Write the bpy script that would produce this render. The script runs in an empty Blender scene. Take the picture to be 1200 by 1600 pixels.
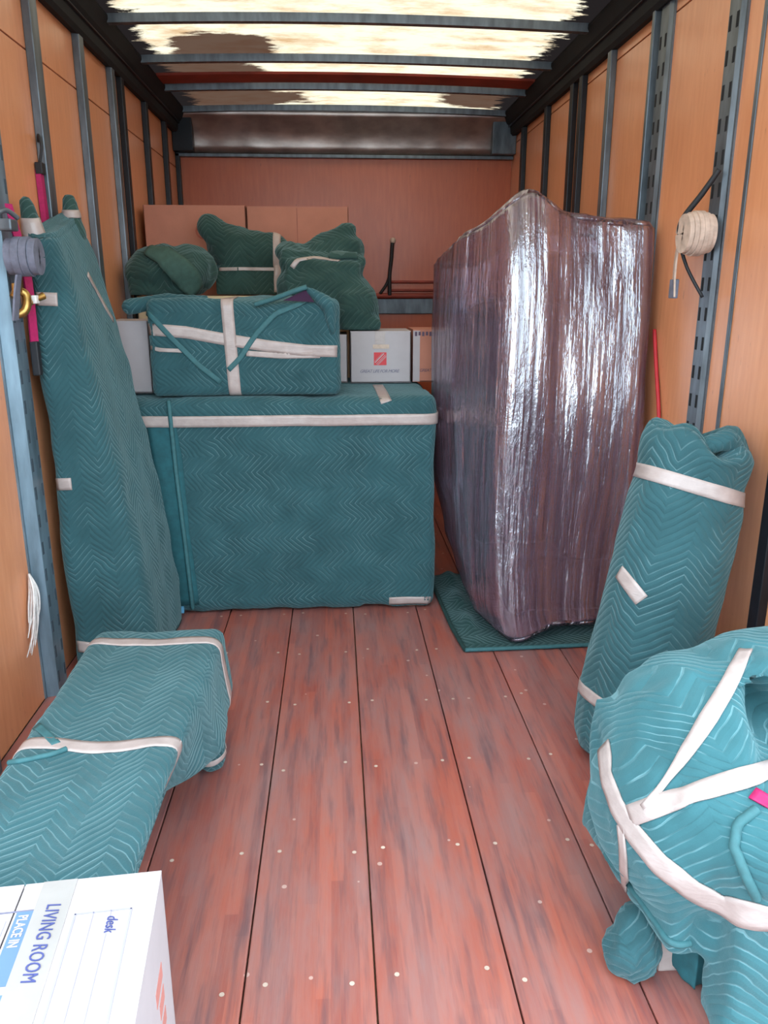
import bpy, bmesh, math, random
import numpy as np
from mathutils import Vector, noise, Matrix
from mathutils.bvhtree import BVHTree
random.seed(4)
rng = np.random.default_rng(4)
S = bpy.context.scene
C = S.collection
# ------------------------------------------------------------------ camera
CAM = np.array([0.0, 0.0, 1.45]); YAW = math.radians(3.52); PITCH = math.radians(15.8); FOC = 1220.0
cd = bpy.data.cameras.new('camera'); co = bpy.data.objects.new('camera', cd); C.objects.link(co)
co.location = CAM; co.rotation_euler = (math.pi/2 - PITCH, 0, -YAW)
cd.sensor_fit = 'VERTICAL'; cd.sensor_height = 36; cd.lens = FOC*36/1600; cd.clip_start = 0.02
S.camera = co
# ------------------------------------------------------------------ light
w = bpy.data.worlds.new('world'); S.world = w; w.use_nodes = True
bg = w.node_tree.nodes['Background']; bg.inputs[0].default_value = (0.74, 0.90, 1.0, 1); bg.inputs[1].default_value = 5.4
sd = bpy.data.lights.new('sun', 'SUN'); so = bpy.data.objects.new('sun', sd); C.objects.link(so)
sd.energy = 6.0; sd.angle = 0.01; sd.color = (1.0, 0.93, 0.80)
so.rotation_euler = (math.radians(-22), math.radians(12), 0); so.location = (0, 3, 8)
S.view_settings.view_transform = 'Standard'; S.view_settings.look = 'None'
S.view_settings.exposure = 0.12; S.view_settings.gamma = 1.0; S.view_settings.use_curve_mapping = False

# ------------------------------------------------------------------ measured space; open end set for light
XL, XR, YB, Y0 = -1.092, 1.297, 6.05, 1.40
YF = 0.30          # rear deck edge; walls and roof cut short at Y0 to let daylight in
ZW, ZR = 2.50, 2.64

# ------------------------------------------------------------------ materials
class NT:
    def __init__(s, name):
        s.m = bpy.data.materials.new(name); s.m.use_nodes = True
        s.t = s.m.node_tree; s.t.nodes.clear()
        s.out = s.t.nodes.new('ShaderNodeOutputMaterial')
    def n(s, typ, ins=None, **kw):
        nd = s.t.nodes.new(typ)
        for k, v in kw.items(): setattr(nd, k, v)
        for k, v in (ins or {}).items():
            if isinstance(v, bpy.types.NodeSocket): s.t.links.new(v, nd.inputs[k])
            else: nd.inputs[k].default_value = v
        return nd
    def math(s, op, a, b=0.0, c=0.0):
        return s.n('ShaderNodeMath', {0: a, 1: b, 2: c}, operation=op).outputs[0]
    def mix(s, f, a, b):
        nd = s.n('ShaderNodeMix', {0: f, 6: a, 7: b}, data_type='RGBA'); return nd.outputs[2]
    def ramp(s, f, lo, hi):
        return s.n('ShaderNodeMapRange', {0: f, 1: lo, 2: hi, 3: 0.0, 4: 1.0}).outputs[0]
    def noise(s, vec, scale, detail=3, rough=.55):
        return s.n('ShaderNodeTexNoise', {'Vector': vec, 'Scale': scale, 'Detail': detail, 'Roughness': rough}).outputs[0]
    def mapping(s, vec, scale):
        return s.n('ShaderNodeMapping', {'Vector': vec, 'Scale': scale}).outputs[0]
    def end(s, sh): s.t.links.new(sh, s.out.inputs[0]); return s.m

def c4(c): return (c[0], c[1], c[2], 1)
def simple(name, col, rough=.6, metal=0.0, var=.12, scale=14, bump=0.0, stretch=(1, 1, 1), col2=None):
    N = NT(name); tc = N.n('ShaderNodeTexCoord').outputs['Object']
    nz = N.noise(N.mapping(tc, stretch), scale, 4)
    b = col2 or tuple(max(0, x*(1-2.2*var)) for x in col)
    cc = N.mix(N.ramp(nz, .32, .68), c4(col), c4(b))
    ins = {'Base Color': cc, 'Roughness': rough, 'Metallic': metal}
    if bump: ins['Normal'] = N.n('ShaderNodeBump', {'Height': nz, 'Strength': .5, 'Distance': bump}).outputs[0]
    return N.end(N.n('ShaderNodeBsdfPrincipled', ins).outputs[0])

def quilt(name, col, s=.026, P=.15, thread=.55, slope=1.0):
    N = NT(name)
    uv = N.n('ShaderNodeUVMap').outputs[0]
    tc = N.n('ShaderNodeTexCoord').outputs['Object']
    sep = N.n('ShaderNodeSeparateXYZ', {0: uv})
    wob = N.n('ShaderNodeTexNoise', {'Vector': tc, 'Scale': 4.0, 'Detail': 3}).outputs[0]
    wv = N.math('MULTIPLY', N.math('SUBTRACT', wob, .5), .075)
    u = N.math('ADD', sep.outputs[0], N.math('MULTIPLY', wv, .5)); v = N.math('ADD', sep.outputs[1], wv)
    tri = N.math('PINGPONG', u, P/2)
    ww = N.math('ADD', v, N.math('MULTIPLY', tri, slope))
    l = N.math('MULTIPLY', N.math('PINGPONG', ww, s/2), 2/s)          # 0 on a seam .. 1 between
    puff = N.math('POWER', l, .45)
    fine = N.noise(tc, 260, 2); blot = N.noise(tc, 6, 4)
    vis = N.ramp(N.noise(tc, 9, 2), .42, .6)
    th = N.math('MULTIPLY', N.math('MULTIPLY', N.math('LESS_THAN', l, .15), vis), thread)
    base = N.mix(N.ramp(blot, .3, .7), c4(col), c4(tuple(x*.72 for x in col)))
    base = N.mix(th, base, c4((col[0]*1.6+.10, col[1]*1.5+.11, col[2]*1.5+.11)))
    hgt = N.math('ADD', puff, N.math('MULTIPLY', fine, .18))
    bmp = N.n('ShaderNodeBump', {'Height': hgt, 'Strength': .6, 'Distance': .006}).outputs[0]
    bs = N.n('ShaderNodeBsdfPrincipled', {'Base Color': base, 'Roughness': .85, 'Normal': bmp, 'Specular IOR Level': .2,
         'Sheen Weight': .25, 'Sheen Roughness': .5, 'Sheen Tint': c4((.6, .9, .95))})
    return N.end(bs.outputs[0])

TEAL = (.031, .094, .108)
GRN = (.028, .066, .057)
M = {}
M['quilt'] = quilt('quilted blanket', TEAL)
M['quilt_green'] = quilt('green quilted blanket', GRN, s=.03, P=.16, thread=.3)
M['lining'] = simple('blanket lining', (.014, .10, .12), .85, 0, .15, 30, .002)
M['bind'] = simple('blanket binding', (.035, .13, .145), .7, 0, .1, 60, .001)
M['green_plain'] = simple('green blanket face', (.045, .10, .082), .85, 0, .12, 40, .004)
M['dark_pad'] = simple('dark green pad', (.010, .050, .048), .9, 0, .2, 30, .003)
M['purple'] = simple('purple lining', (.05, .012, .05), .8)
M['magenta'] = simple('magenta webbing', (.42, .006, .10), .6, 0, .1, 90, .001)
M['black'] = simple('black webbing', (.012, .012, .016), .6, 0, .2)
M['white_box'] = simple('white corrugated card', (.43, .375, .385), .75, 0, .02, 20)
M['kraft'] = simple('kraft card', (.50, .195, .13), .8, 0, .06, 9)
M['kraft_lit'] = simple('lit kraft card', (.75, .55, .33), .8, 0, .06, 9)  # light on the carton's top put into a paler card colour
M['ink_blue'] = simple('blue print', (.10, .17, .29), .7, 0, .05)
M['ink_pen'] = simple('blue pen', (.05, .06, .20), .6, 0, .05)
M['ink_grey'] = simple('grey print', (.15, .14, .20), .7, 0, .05)
M['ink_dark'] = simple('dark print', (.10, .06, .10), .7, 0, .05)
M['ink_red'] = simple('red print', (.62, .05, .06), .7, 0, .05)
M['ink_red_pale'] = simple('pale red print', (.52, .20, .17), .7, 0, .05)
M['steel'] = simple('galvanised steel', (.17, .20, .23), .42, .55, .22, 22, 0, (1, 1, .25))
M['steel_bluelit'] = simple('blue-lit steel track', (.20, .29, .36), .38, .4, .25, 18, 0, (1, 1, .2))  # cool light on the left track put into its steel colour
M['black_steel'] = simple('black steel', (.012, .014, .020), .45, .3, .2, 10)
M['slot'] = simple('slot hollow', (.006, .007, .010), .9)
M['slot_blue'] = simple('bluish slot', (.05, .075, .10), .7)  # bluer, lighter copy of the slot colour for the left track
M['dust_black'] = simple('grimy rail', (.004, .005, .008), .85, 0, .3, 12)
M['header'] = simple('dull aluminium', (.52, .44, .41), .33, .8, .2, 5, .004, (1, 1, 2))
M['brass'] = simple('brass', (.55, .33, .10), .35, .9, .2, 40)
M['cream_web'] = simple('cream webbing', (.62, .46, .37), .8, 0, .12, 40, .002)
M['grey_web'] = simple('grey webbing', (.17, .18, .24), .7, 0, .15, 40, .002)
M['red_cord'] = simple('red cord', (.55, .02, .03), .6)
M['concrete'] = simple('concrete yard', (.20, .20, .20), .9, 0, .1, 2)
M['leather'] = simple('plum brown upholstery', (.060, .014, .018), .40, 0, .2, 6, .003)
M['leather_dark'] = simple('dark upholstery', (.030, .009, .013), .5, 0, .2, 6)
M['timber'] = simple('timber edge', (.33, .16, .08), .7)
M['blue_plastic'] = simple('light blue plastic', (.12, .38, .62), .4)
M['red_primer'] = simple('red primer', (.36, .055, .035), .6, 0, .2, 5)
M['frost'] = simple('frayed white rope', (.75, .70, .68), .9, 0, .1, 60, .002)

def tape_mat():
    N = NT('masking tape'); tc = N.n('ShaderNodeTexCoord').outputs['Object']
    nz = N.noise(tc, 24, 4)
    cc = N.mix(N.ramp(nz, .3, .7), c4((.43, .345, .325)), c4((.35, .275, .255)))
    b = N.n('ShaderNodeBump', {'Height': N.noise(N.mapping(tc, (1, 1, 3)), 55, 3), 'Strength': .35, 'Distance': .003}).outputs[0]
    return N.end(N.n('ShaderNodeBsdfPrincipled', {'Base Color': cc, 'Roughness': .33, 'Normal': b}).outputs[0])
M['tape'] = tape_mat()

def ply(name, a, b, rough):
    N = NT(name); tc = N.n('ShaderNodeTexCoord').outputs['Object']
    gr = N.noise(N.mapping(tc, (6, 6, .7)), 7, 5, .6)
    blot = N.noise(tc, 1.6, 3)
    cc = N.mix(N.ramp(gr, .3, .75), c4(a), c4(b))
    cc = N.mix(N.math('MULTIPLY', N.ramp(blot, .45, .75), .35), cc, c4(tuple(x*.75 for x in b)))
    sc = N.noise(N.mapping(tc, (30, 30, 5)), 3, 2)
    cc = N.mix(N.math('MULTIPLY', N.math('GREATER_THAN', sc, .735), .5), cc, c4((.10, .05, .04)))
    bm = N.n('ShaderNodeBump', {'Height': N.noise(N.mapping(tc, (1, 1, 1)), 2.2, 2), 'Strength': .35, 'Distance': .02}).outputs[0]
    return N.end(N.n('ShaderNodeBsdfPrincipled', {'Base Color': cc, 'Roughness': rough, 'Normal': bm, 'Specular IOR Level': .5}).outputs[0])
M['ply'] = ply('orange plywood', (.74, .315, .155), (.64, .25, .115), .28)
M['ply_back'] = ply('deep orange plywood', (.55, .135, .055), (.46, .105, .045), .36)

def floor_mat():
    N = NT('worn laminated hardwood'); tc = N.n('ShaderNodeTexCoord').outputs['Object']
    sep = N.n('ShaderNodeSeparateXYZ', {0: tc})
    sx = N.math('FLOOR', N.math('MULTIPLY', sep.outputs[0], 1/.032))
    jit = N.n('ShaderNodeTexWhiteNoise', {'W': sx}, noise_dimensions='1D').outputs[0]
    sy = N.math('FLOOR', N.math('ADD', N.math('MULTIPLY', sep.outputs[1], 1/.9), N.math('MULTIPLY', jit, 7.0)))
    cmb = N.n('ShaderNodeCombineXYZ', {0: sx, 1: sy, 2: 0.0}).outputs[0]
    rnd = N.n('ShaderNodeTexWhiteNoise', {'Vector': cmb}, noise_dimensions='3D').outputs[0]
    gr = N.noise(N.mapping(tc, (40, 2.2, 1)), 3, 5, .62)
    wear = N.noise(N.mapping(tc, (3.2, .75, 1)), 2.3, 6, .65)
    wear2 = N.noise(N.mapping(tc, (16, 1.3, 1)), 2.2, 4, .6)
    c = N.mix(rnd, c4((.40, .10, .068)), c4((.27, .058, .045)))
    c = N.mix(N.math('MULTIPLY', N.ramp(gr, .35, .75), .4), c, c4((.42, .14, .09)))
    c = N.mix(N.math('MULTIPLY', N.ramp(wear, .36, .70), .70), c, c4((.25, .175, .175)))
    c = N.mix(N.math('MULTIPLY', N.ramp(wear2, .50, .70), .6), c, c4((.085, .055, .068)))
    sp = N.n('ShaderNodeTexVoronoi', {'Vector': tc, 'Scale': 9.0}, feature='F1').outputs[0]
    c = N.mix(N.math('MULTIPLY', N.math('LESS_THAN', sp, .06), .6), c, c4((.60, .42, .36)))
    rg = N.math('ADD', .27, N.math('MULTIPLY', wear, .3))
    b = N.n('ShaderNodeBump', {'Height': gr, 'Strength': .25, 'Distance': .003}).outputs[0]
    return N.end(N.n('ShaderNodeBsdfPrincipled', {'Base Color': c, 'Roughness': rg, 'Normal': b}).outputs[0])
M['floor'] = floor_mat()

def roof_mat():
    N = NT('translucent fibreglass roof'); tc = N.n('ShaderNodeTexCoord').outputs['Object']
    sep = N.n('ShaderNodeSeparateXYZ', {0: tc}); x, y = sep.outputs[0], sep.outputs[1]
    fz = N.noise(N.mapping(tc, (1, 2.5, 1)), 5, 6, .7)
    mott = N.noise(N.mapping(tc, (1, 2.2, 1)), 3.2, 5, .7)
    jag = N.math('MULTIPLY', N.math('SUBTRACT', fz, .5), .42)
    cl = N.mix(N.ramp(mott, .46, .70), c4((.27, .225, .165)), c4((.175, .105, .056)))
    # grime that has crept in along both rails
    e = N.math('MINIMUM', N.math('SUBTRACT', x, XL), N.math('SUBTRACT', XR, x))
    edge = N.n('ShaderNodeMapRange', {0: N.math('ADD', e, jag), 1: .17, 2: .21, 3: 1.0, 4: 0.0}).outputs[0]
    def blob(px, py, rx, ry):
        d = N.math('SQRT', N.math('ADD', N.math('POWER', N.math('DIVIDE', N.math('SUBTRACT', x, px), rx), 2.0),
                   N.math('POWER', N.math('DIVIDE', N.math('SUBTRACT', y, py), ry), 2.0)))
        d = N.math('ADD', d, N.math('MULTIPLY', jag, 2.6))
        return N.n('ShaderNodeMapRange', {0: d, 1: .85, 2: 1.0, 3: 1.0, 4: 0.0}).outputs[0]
    st = N.math('MAXIMUM', blob(-.55, 4.60, .30, .30), blob(-.78, 5.05, .46, .30))  # dark brown patches with ragged edges
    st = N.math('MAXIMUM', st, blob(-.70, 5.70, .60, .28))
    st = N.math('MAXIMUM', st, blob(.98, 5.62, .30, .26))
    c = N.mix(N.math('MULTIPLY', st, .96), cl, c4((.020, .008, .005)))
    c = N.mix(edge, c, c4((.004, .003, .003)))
    tr = N.n('ShaderNodeBsdfTranslucent', {'Color': c}).outputs[0]
    df = N.n('ShaderNodeBsdfDiffuse', {'Color': c}).outputs[0]
    return N.end(N.n('ShaderNodeMixShader', {0: .25, 1: tr, 2: df}).outputs[0])
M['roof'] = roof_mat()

def film_mat():
    N = NT('stretch film'); tc = N.n('ShaderNodeTexCoord').outputs['Object']
    uv = N.n('ShaderNodeUVMap').outputs[0]
    st1 = N.noise(N.mapping(uv, (34, 1.4, 1)), 1.0, 4, .5)
    st2 = N.noise(N.mapping(uv, (14, .8, 1)), 1.0, 4, .6)
    crk = N.noise(N.mapping(uv, (34, 9, 1)), 1.0, 4, .65)
    f = N.math('ADD', N.math('MULTIPLY', N.ramp(st1, .35, .75), .30), N.math('MULTIPLY', N.ramp(st2, .35, .7), .30))
    f = N.math('ADD', f, .30)
    hgt = N.math('ADD', N.math('ADD', st1, N.math('MULTIPLY', crk, .55)), st2)
    b = N.n('ShaderNodeBump', {'Height': hgt, 'Strength': .9, 'Distance': .012}).outputs[0]
    body = N.n('ShaderNodeBsdfPrincipled', {'Base Color': c4((.17, .105, .15)), 'Roughness': .35, 'Normal': b}).outputs[0]
    t = N.n('ShaderNodeBsdfTransparent', {'Color': c4((.80, .72, .80))}).outputs[0]
    gl = N.n('ShaderNodeBsdfGlossy', {'Color': c4((.95, .95, 1)), 'Roughness': .16, 'Normal': b}).outputs[0]
    m1 = N.n('ShaderNodeMixShader', {0: f, 1: t, 2: body}).outputs[0]
    fr = N.n('ShaderNodeLayerWeight', {'Blend': .25, 'Normal': b}).outputs[1]
    gf = N.math('ADD', N.math('MULTIPLY', N.ramp(N.math('ADD', st1, N.math('MULTIPLY', st2, .6)), .62, 1.0), .34), N.math('MULTIPLY', fr, .25))
    return N.end(N.n('ShaderNodeMixShader', {0: N.math('ADD', gf, .05), 1: m1, 2: gl}).outputs[0])
M['film'] = film_mat()

# ------------------------------------------------------------------ scene helpers
def thing(name, label, cat, loc=(0, 0, 0), group=None):
    o = bpy.data.objects.new(name, None); C.objects.link(o); o.location = loc
    o.empty_display_size = .05
    o['label'] = label; o['category'] = cat
    if group: o['group'] = group
    return o
def base_of(p):
    v = Vector((0, 0, 0))
    while p is not None: v = v + p.location; p = p.parent
    return v
def mesh_obj(name, V, F, mat, parent=None, uv=None, smooth=False, label=None):
    """V in world coordinates; stored relative to the parent."""
    V = np.asarray(V, float).reshape(-1, 3)
    off = np.array(base_of(parent)) if parent is not None else np.zeros(3)
    me = bpy.data.meshes.new(name)
    me.from_pydata([tuple(v) for v in V-off], [], [tuple(int(i) for i in f) for f in F])
    me.materials.append(M[mat] if isinstance(mat, str) else mat)
    if uv is not None:
        l = me.uv_layers.new(name='UVMap')
        uv = np.asarray(uv, float)
        if len(uv) == len(V):
            idx = np.empty(len(me.loops), int); me.loops.foreach_get('vertex_index', idx); uv = uv[idx]
        l.data.foreach_set('uv', uv.ravel())
    if smooth: me.polygons.foreach_set('use_smooth', [True]*len(me.polygons))
    me.update()
    o = bpy.data.objects.new(name, me); C.objects.link(o)
    if parent is not None: o.parent = parent
    if label: o['label'] = label
    return o
def tag(o, label, cat, group=None):
    o['label'] = label; o['category'] = cat
    if group: o['group'] = group
    return o
def structure(o, label=None, cat=None):
    o['kind'] = 'structure'
    if label: o['label'] = label
    if cat: o['category'] = cat
    return o

def bm_obj(name, bm, mat, parent=None, smooth=False, label=None):
    bm.verts.ensure_lookup_table(); bm.verts.index_update()
    V = [v.co[:] for v in bm.verts]; F = [[v.index for v in f.verts] for f in bm.faces]; bm.free()
    return mesh_obj(name, V, F, mat, parent, None, smooth, label)
def box(name, x0, x1, y0, y1, z0, z1, mat, parent=None, bev=.0, label=None, rot=None):
    bm = bmesh.new(); bmesh.ops.create_cube(bm, size=1)
    for v in bm.verts:
        v.co = Vector(((x0+x1)/2+v.co.x*(x1-x0), (y0+y1)/2+v.co.y*(y1-y0), (z0+z1)/2+v.co.z*(z1-z0)))
    if bev: bmesh.ops.bevel(bm, geom=bm.edges[:], offset=bev, segments=2, affect='EDGES', profile=.6)
    if rot: bmesh.ops.transform(bm, matrix=rot, verts=bm.verts)
    return bm_obj(name, bm, mat, parent, False, label)

def catmull(P, n):
    P = np.asarray(P, float); k = len(P); t = np.linspace(0, k-1, n); out = []
    for a in t:
        i = min(int(a), k-2); f = a-i
        p0, p1, p2, p3 = P[max(i-1, 0)], P[i], P[i+1], P[min(i+2, k-1)]
        out.append(.5*((2*p1)+(-p0+p2)*f+(2*p0-5*p1+4*p2-p3)*f*f+(-p0+3*p1-3*p2+p3)*f**3))
    return np.array(out)
def tube(name, pts, r, mat, parent=None, n=8, res=None, label=None):
    P = catmull(pts, res or len(pts)*6); V = []; F = []
    R = np.interp(np.linspace(0, 1, len(P)), np.linspace(0, 1, len(r)), r) if hasattr(r, '__len__') else np.full(len(P), r)
    T = np.gradient(P, axis=0); T /= np.linalg.norm(T, axis=1)[:, None]+1e-9
    up = np.array([0, 0, 1.]) if abs(T[0][2]) < .9 else np.array([1., 0, 0])
    for i, p in enumerate(P):
        a = np.cross(T[i], up); a /= np.linalg.norm(a)+1e-9; b = np.cross(a, T[i]); up = b
        for k in range(n):
            t = 2*math.pi*k/n; V.append(p+R[i]*(math.cos(t)*a+math.sin(t)*b))
    for i in range(len(P)-1):
        for k in range(n): F.append([i*n+k, i*n+(k+1) % n, (i+1)*n+(k+1) % n, (i+1)*n+k])
    F.append(list(range(n))[::-1]); F.append([(len(P)-1)*n+k for k in range(n)])
    return mesh_obj(name, V, F, mat, parent, None, True, label)
def strip(name, pts, wid, side, mat, parent=None, th=.003, res=None, label=None):
    """flat webbing along pts, wid across direction side."""
    P = catmull(pts, res or len(pts)*6); s = np.array(side, float); s /= np.linalg.norm(s)
    T = np.gradient(P, axis=0); V = []; F = []
    for i, p in enumerate(P):
        n = np.cross(T[i], s); n /= np.linalg.norm(n)+1e-9
        for a, b in ((-1, -1), (1, -1), (1, 1), (-1, 1)): V.append(p+s*wid/2*a+n*th/2*b)
    for i in range(len(P)-1):
        for k in range(4): F.append([i*4+k, i*4+(k+1) % 4, i*4+4+(k+1) % 4, i*4+4+k])
    F.append([3, 2, 1, 0]); q = (len(P)-1)*4; F.append([q, q+1, q+2, q+3])
    return mesh_obj(name, V, F, mat, parent, None, False, label)

# ------------------------------------------------------------------ soft shapes
def vnormals(V, F):
    N = np.zeros_like(V)
    for k in (3, 4):
        Fk = np.array([f for f in F if len(f) == k])
        if not len(Fk): continue
        n = np.cross(V[Fk[:, 1]]-V[Fk[:, 0]], V[Fk[:, -1]]-V[Fk[:, 0]])
        for j in range(k): np.add.at(N, Fk[:, j], n)
    return N/(np.linalg.norm(N, axis=1)[:, None]+1e-12)
def wrinkle(V, F, amp, freq, stretch=(1, 1, 1), seed=0, ridge=.6):
    N = vnormals(V, F); out = V.copy()
    for i, v in enumerate(V):
        p = Vector((v[0]*freq*stretch[0]+seed, v[1]*freq*stretch[1]+seed*.7, v[2]*freq*stretch[2]-seed))
        a = noise.noise(p); b = 1-2*abs(noise.noise(p*1.9+Vector((3.1, 1, 7))))
        out[i] = v+N[i]*amp*(a*(1-ridge)+b*ridge*.6+.35*noise.noise(p*4.1))
    return out
def soft_box(x0, x1, y0, y1, z0, z1, r, res=.022, deform=None, amp=.006, freq=3.5, stretch=(1, 1, 1), seed=0, swap=False):
    lo = np.array([x0, y0, z0]); hi = np.array([x1, y1, z1]); d = hi-lo
    n = [max(4, int(round(k/res))) for k in d]
    idx = {}; V = []; F = []; UV = []
    def vid(p):
        k = tuple(np.round(p, 5))
        if k not in idx: idx[k] = len(V); V.append(p)
        return idx[k]
    for ax in range(3):
        a, b = (ax+1) % 3, (ax+2) % 3
        for s in (0, 1):
            for i in range(n[a]):
                for j in range(n[b]):
                    q = []
                    for di, dj in ((0, 0), (1, 0), (1, 1), (0, 1)):
                        p = np.empty(3); p[ax] = hi[ax] if s else lo[ax]
                        p[a] = lo[a]+d[a]*(i+di)/n[a]; p[b] = lo[b]+d[b]*(j+dj)/n[b]; q.append(p)
                    if not s: q = q[::-1]
                    F.append([vid(p) for p in q])
                    for p in q:
                        if ax == 2: u = (p[0], z1+(p[1]-y0) if s else p[1])
                        elif ax == 1: u = (p[0], p[2])
                        else: u = (p[1]-y0+(x1 if s else -x0), p[2])
                        UV.append((u[1], u[0]) if swap else u)
    V = np.array(V)
    q = np.clip(V, lo+r, hi-r); e = V-q; L = np.linalg.norm(e, axis=1)[:, None]
    V = np.where(L > 1e-9, q+e/(L+1e-12)*np.minimum(r, L*1e9), V)
    if deform: V = np.array([deform(v) for v in V])
    if amp: V = wrinkle(V, F, amp, freq, stretch, seed)
    return V, F, UV
def resample_loop(P, n):
    P = np.asarray(P, float); Q = np.vstack([P, P[:1]]); d = np.r_[0, np.cumsum(np.linalg.norm(np.diff(Q, axis=0), axis=1))]
    t = np.linspace(0, d[-1], n, endpoint=False)
    return np.stack([np.interp(t, d, Q[:, k]) for k in range(Q.shape[1])], 1), d[-1]
def round_poly(P, r, k=6):
    P = np.asarray(P, float); out = []
    for i in range(len(P)):
        a, b, c = P[i-1], P[i], P[(i+1) % len(P)]
        u = a-b; v = c-b; ru = min(r, np.linalg.norm(u)*.45); rv = min(r, np.linalg.norm(v)*.45)
        p = b+u/np.linalg.norm(u)*ru; q = b+v/np.linalg.norm(v)*rv
        for t in np.linspace(0, 1, k): out.append((1-t)**2*p+2*t*(1-t)*b+t*t*q)
    return np.array(out)
def loft(loops, zs, nu, nv, frame=None, capr=.03, top=True, bottom=True, uscale=None):
    """loops: 2-D closed outlines at heights zs; frame(x,y,z)->world."""
    L = np.array([resample_loop(l, nu)[0] for l in loops]); per = resample_loop(loops[0], nu)[1]
    zz = np.linspace(zs[0], zs[-1], nv); R = np.empty((nv, nu, 2))
    t = np.interp(zz, zs, np.arange(len(zs)))
    for j, a in enumerate(t):
        i = min(int(a), len(zs)-2); f = a-i; f = f*f*(3-2*f)*.35+f*.65
        R[j] = L[i]*(1-f)+L[i+1]*f
    rows = []; vv = []
    def ring(r, s, z):
        c = r.mean(0); return np.c_[c+(r-c)*s, np.full(nu, z)]
    if bottom:
        for s in (.02, .35, .7, .9): rows.append(ring(R[0], s, zz[0])); vv.append(zz[0]-(1-s)*.2)
        rows.append(ring(R[0], .97, zz[0]+capr*.25)); vv.append(zz[0])
    for j in range(nv):
        z = zz[j]+(capr if j == 0 and bottom else 0)-(capr if j == nv-1 and top else 0)
        rows.append(np.c_[R[j], np.full(nu, z)]); vv.append(zz[j])
    if top:
        rows.append(ring(R[-1], .97, zz[-1]-capr*.25)); vv.append(zz[-1])
        for s in (.9, .7, .35, .02): rows.append(ring(R[-1], s, zz[-1])); vv.append(zz[-1]+(1-s)*.2)
    V = np.vstack(rows); m = len(rows); F = []; UV = []
    for j in range(m-1):
        for k in range(nu):
            k2 = (k+1) % nu
            F.append([j*nu+k, j*nu+k2, (j+1)*nu+k2, (j+1)*nu+k])
            UV += [(per*k/nu, vv[j]), (per*(k+1)/nu, vv[j]), (per*(k+1)/nu, vv[j+1]), (per*k/nu, vv[j+1])]
    F.append(list(range(nu))[::-1]); UV += [(per*k/nu, vv[0]) for k in range(nu)]
    F.append([(m-1)*nu+k for k in range(nu)]); UV += [(per*k/nu, vv[-1]) for k in range(nu)]
    if frame: V = np.array([frame(v) for v in V])
    return V, F, UV
def circle(r, n=24, ex=1, ey=1, cx=0, cy=0):
    return [(cx+r*ex*math.cos(2*math.pi*k/n), cy+r*ey*math.sin(2*math.pi*k/n)) for k in range(n)]
def blob(prims, voxel=.018, smooth=6, amp=.008, freq=5, stretch=(1, 1, 1), seed=0, uvmode='xz', post=None, dec=None):
    """cloth-like skin around ellipsoids and boxes: ('e',c,r[,rotz]) or ('b',c,h[,rotz]) or ('c',p,q,r1,r2)"""
    bm = bmesh.new()
    for p in prims:
        if p[0] == 'c':
            a, b = Vector(p[1]), Vector(p[2]); n = max(3, int((b-a).length/min(p[3], p[4])*2.5))
            for i in range(n+1):
                t = i/n; bmesh.ops.create_icosphere(bm, subdivisions=2, radius=p[3]*(1-t)+p[4]*t, matrix=Matrix.Translation(a.lerp(b, t)))
        else:
            R = Matrix.Translation(p[1]) @ Matrix.Rotation(math.radians(p[3] if len(p) > 3 else 0), 4, 'Z')
            if len(p) > 4: R = R @ Matrix.Rotation(math.radians(p[4]), 4, 'Y')
            if p[0] == 'e': bmesh.ops.create_icosphere(bm, subdivisions=3, radius=1, matrix=R @ Matrix.Diagonal((*p[2], 1)))
            else: bmesh.ops.create_cube(bm, size=2, matrix=R @ Matrix.Diagonal((*p[2], 1)))
    me = bpy.data.meshes.new('tmp'); bm.to_mesh(me); bm.free()
    o = bpy.data.objects.new('tmp', me); C.objects.link(o)
    m = o.modifiers.new('r', 'REMESH'); m.mode = 'VOXEL'; m.voxel_size = voxel
    m = o.modifiers.new('s', 'SMOOTH'); m.iterations = smooth; m.factor = .5
    dg = bpy.context.evaluated_depsgraph_get(); ev = bpy.data.meshes.new_from_object(o.evaluated_get(dg))
    V = np.array([v.co[:] for v in ev.vertices]); F = [list(p.vertices) for p in ev.polygons]
    bpy.data.objects.remove(o); bpy.data.meshes.remove(me); bpy.data.meshes.remove(ev)
    if post: V = np.array([post(v) for v in V])
    if amp: V = wrinkle(V, F, amp, freq, stretch, seed)
    if uvmode == 'xz': uv = np.c_[V[:, 0]+.4*V[:, 1], V[:, 2]+.8*V[:, 1]]
    elif uvmode == 'zx': uv = np.c_[V[:, 2]+.8*V[:, 1], V[:, 0]+.4*V[:, 1]]
    else:
        c = V.mean(0); an = np.arctan2(V[:, 1]-c[1], V[:, 0]-c[0])
        uv = np.c_[an*.35, V[:, 2]]
        # keep the seam at the back from smearing across faces
    return V, F, uv

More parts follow.
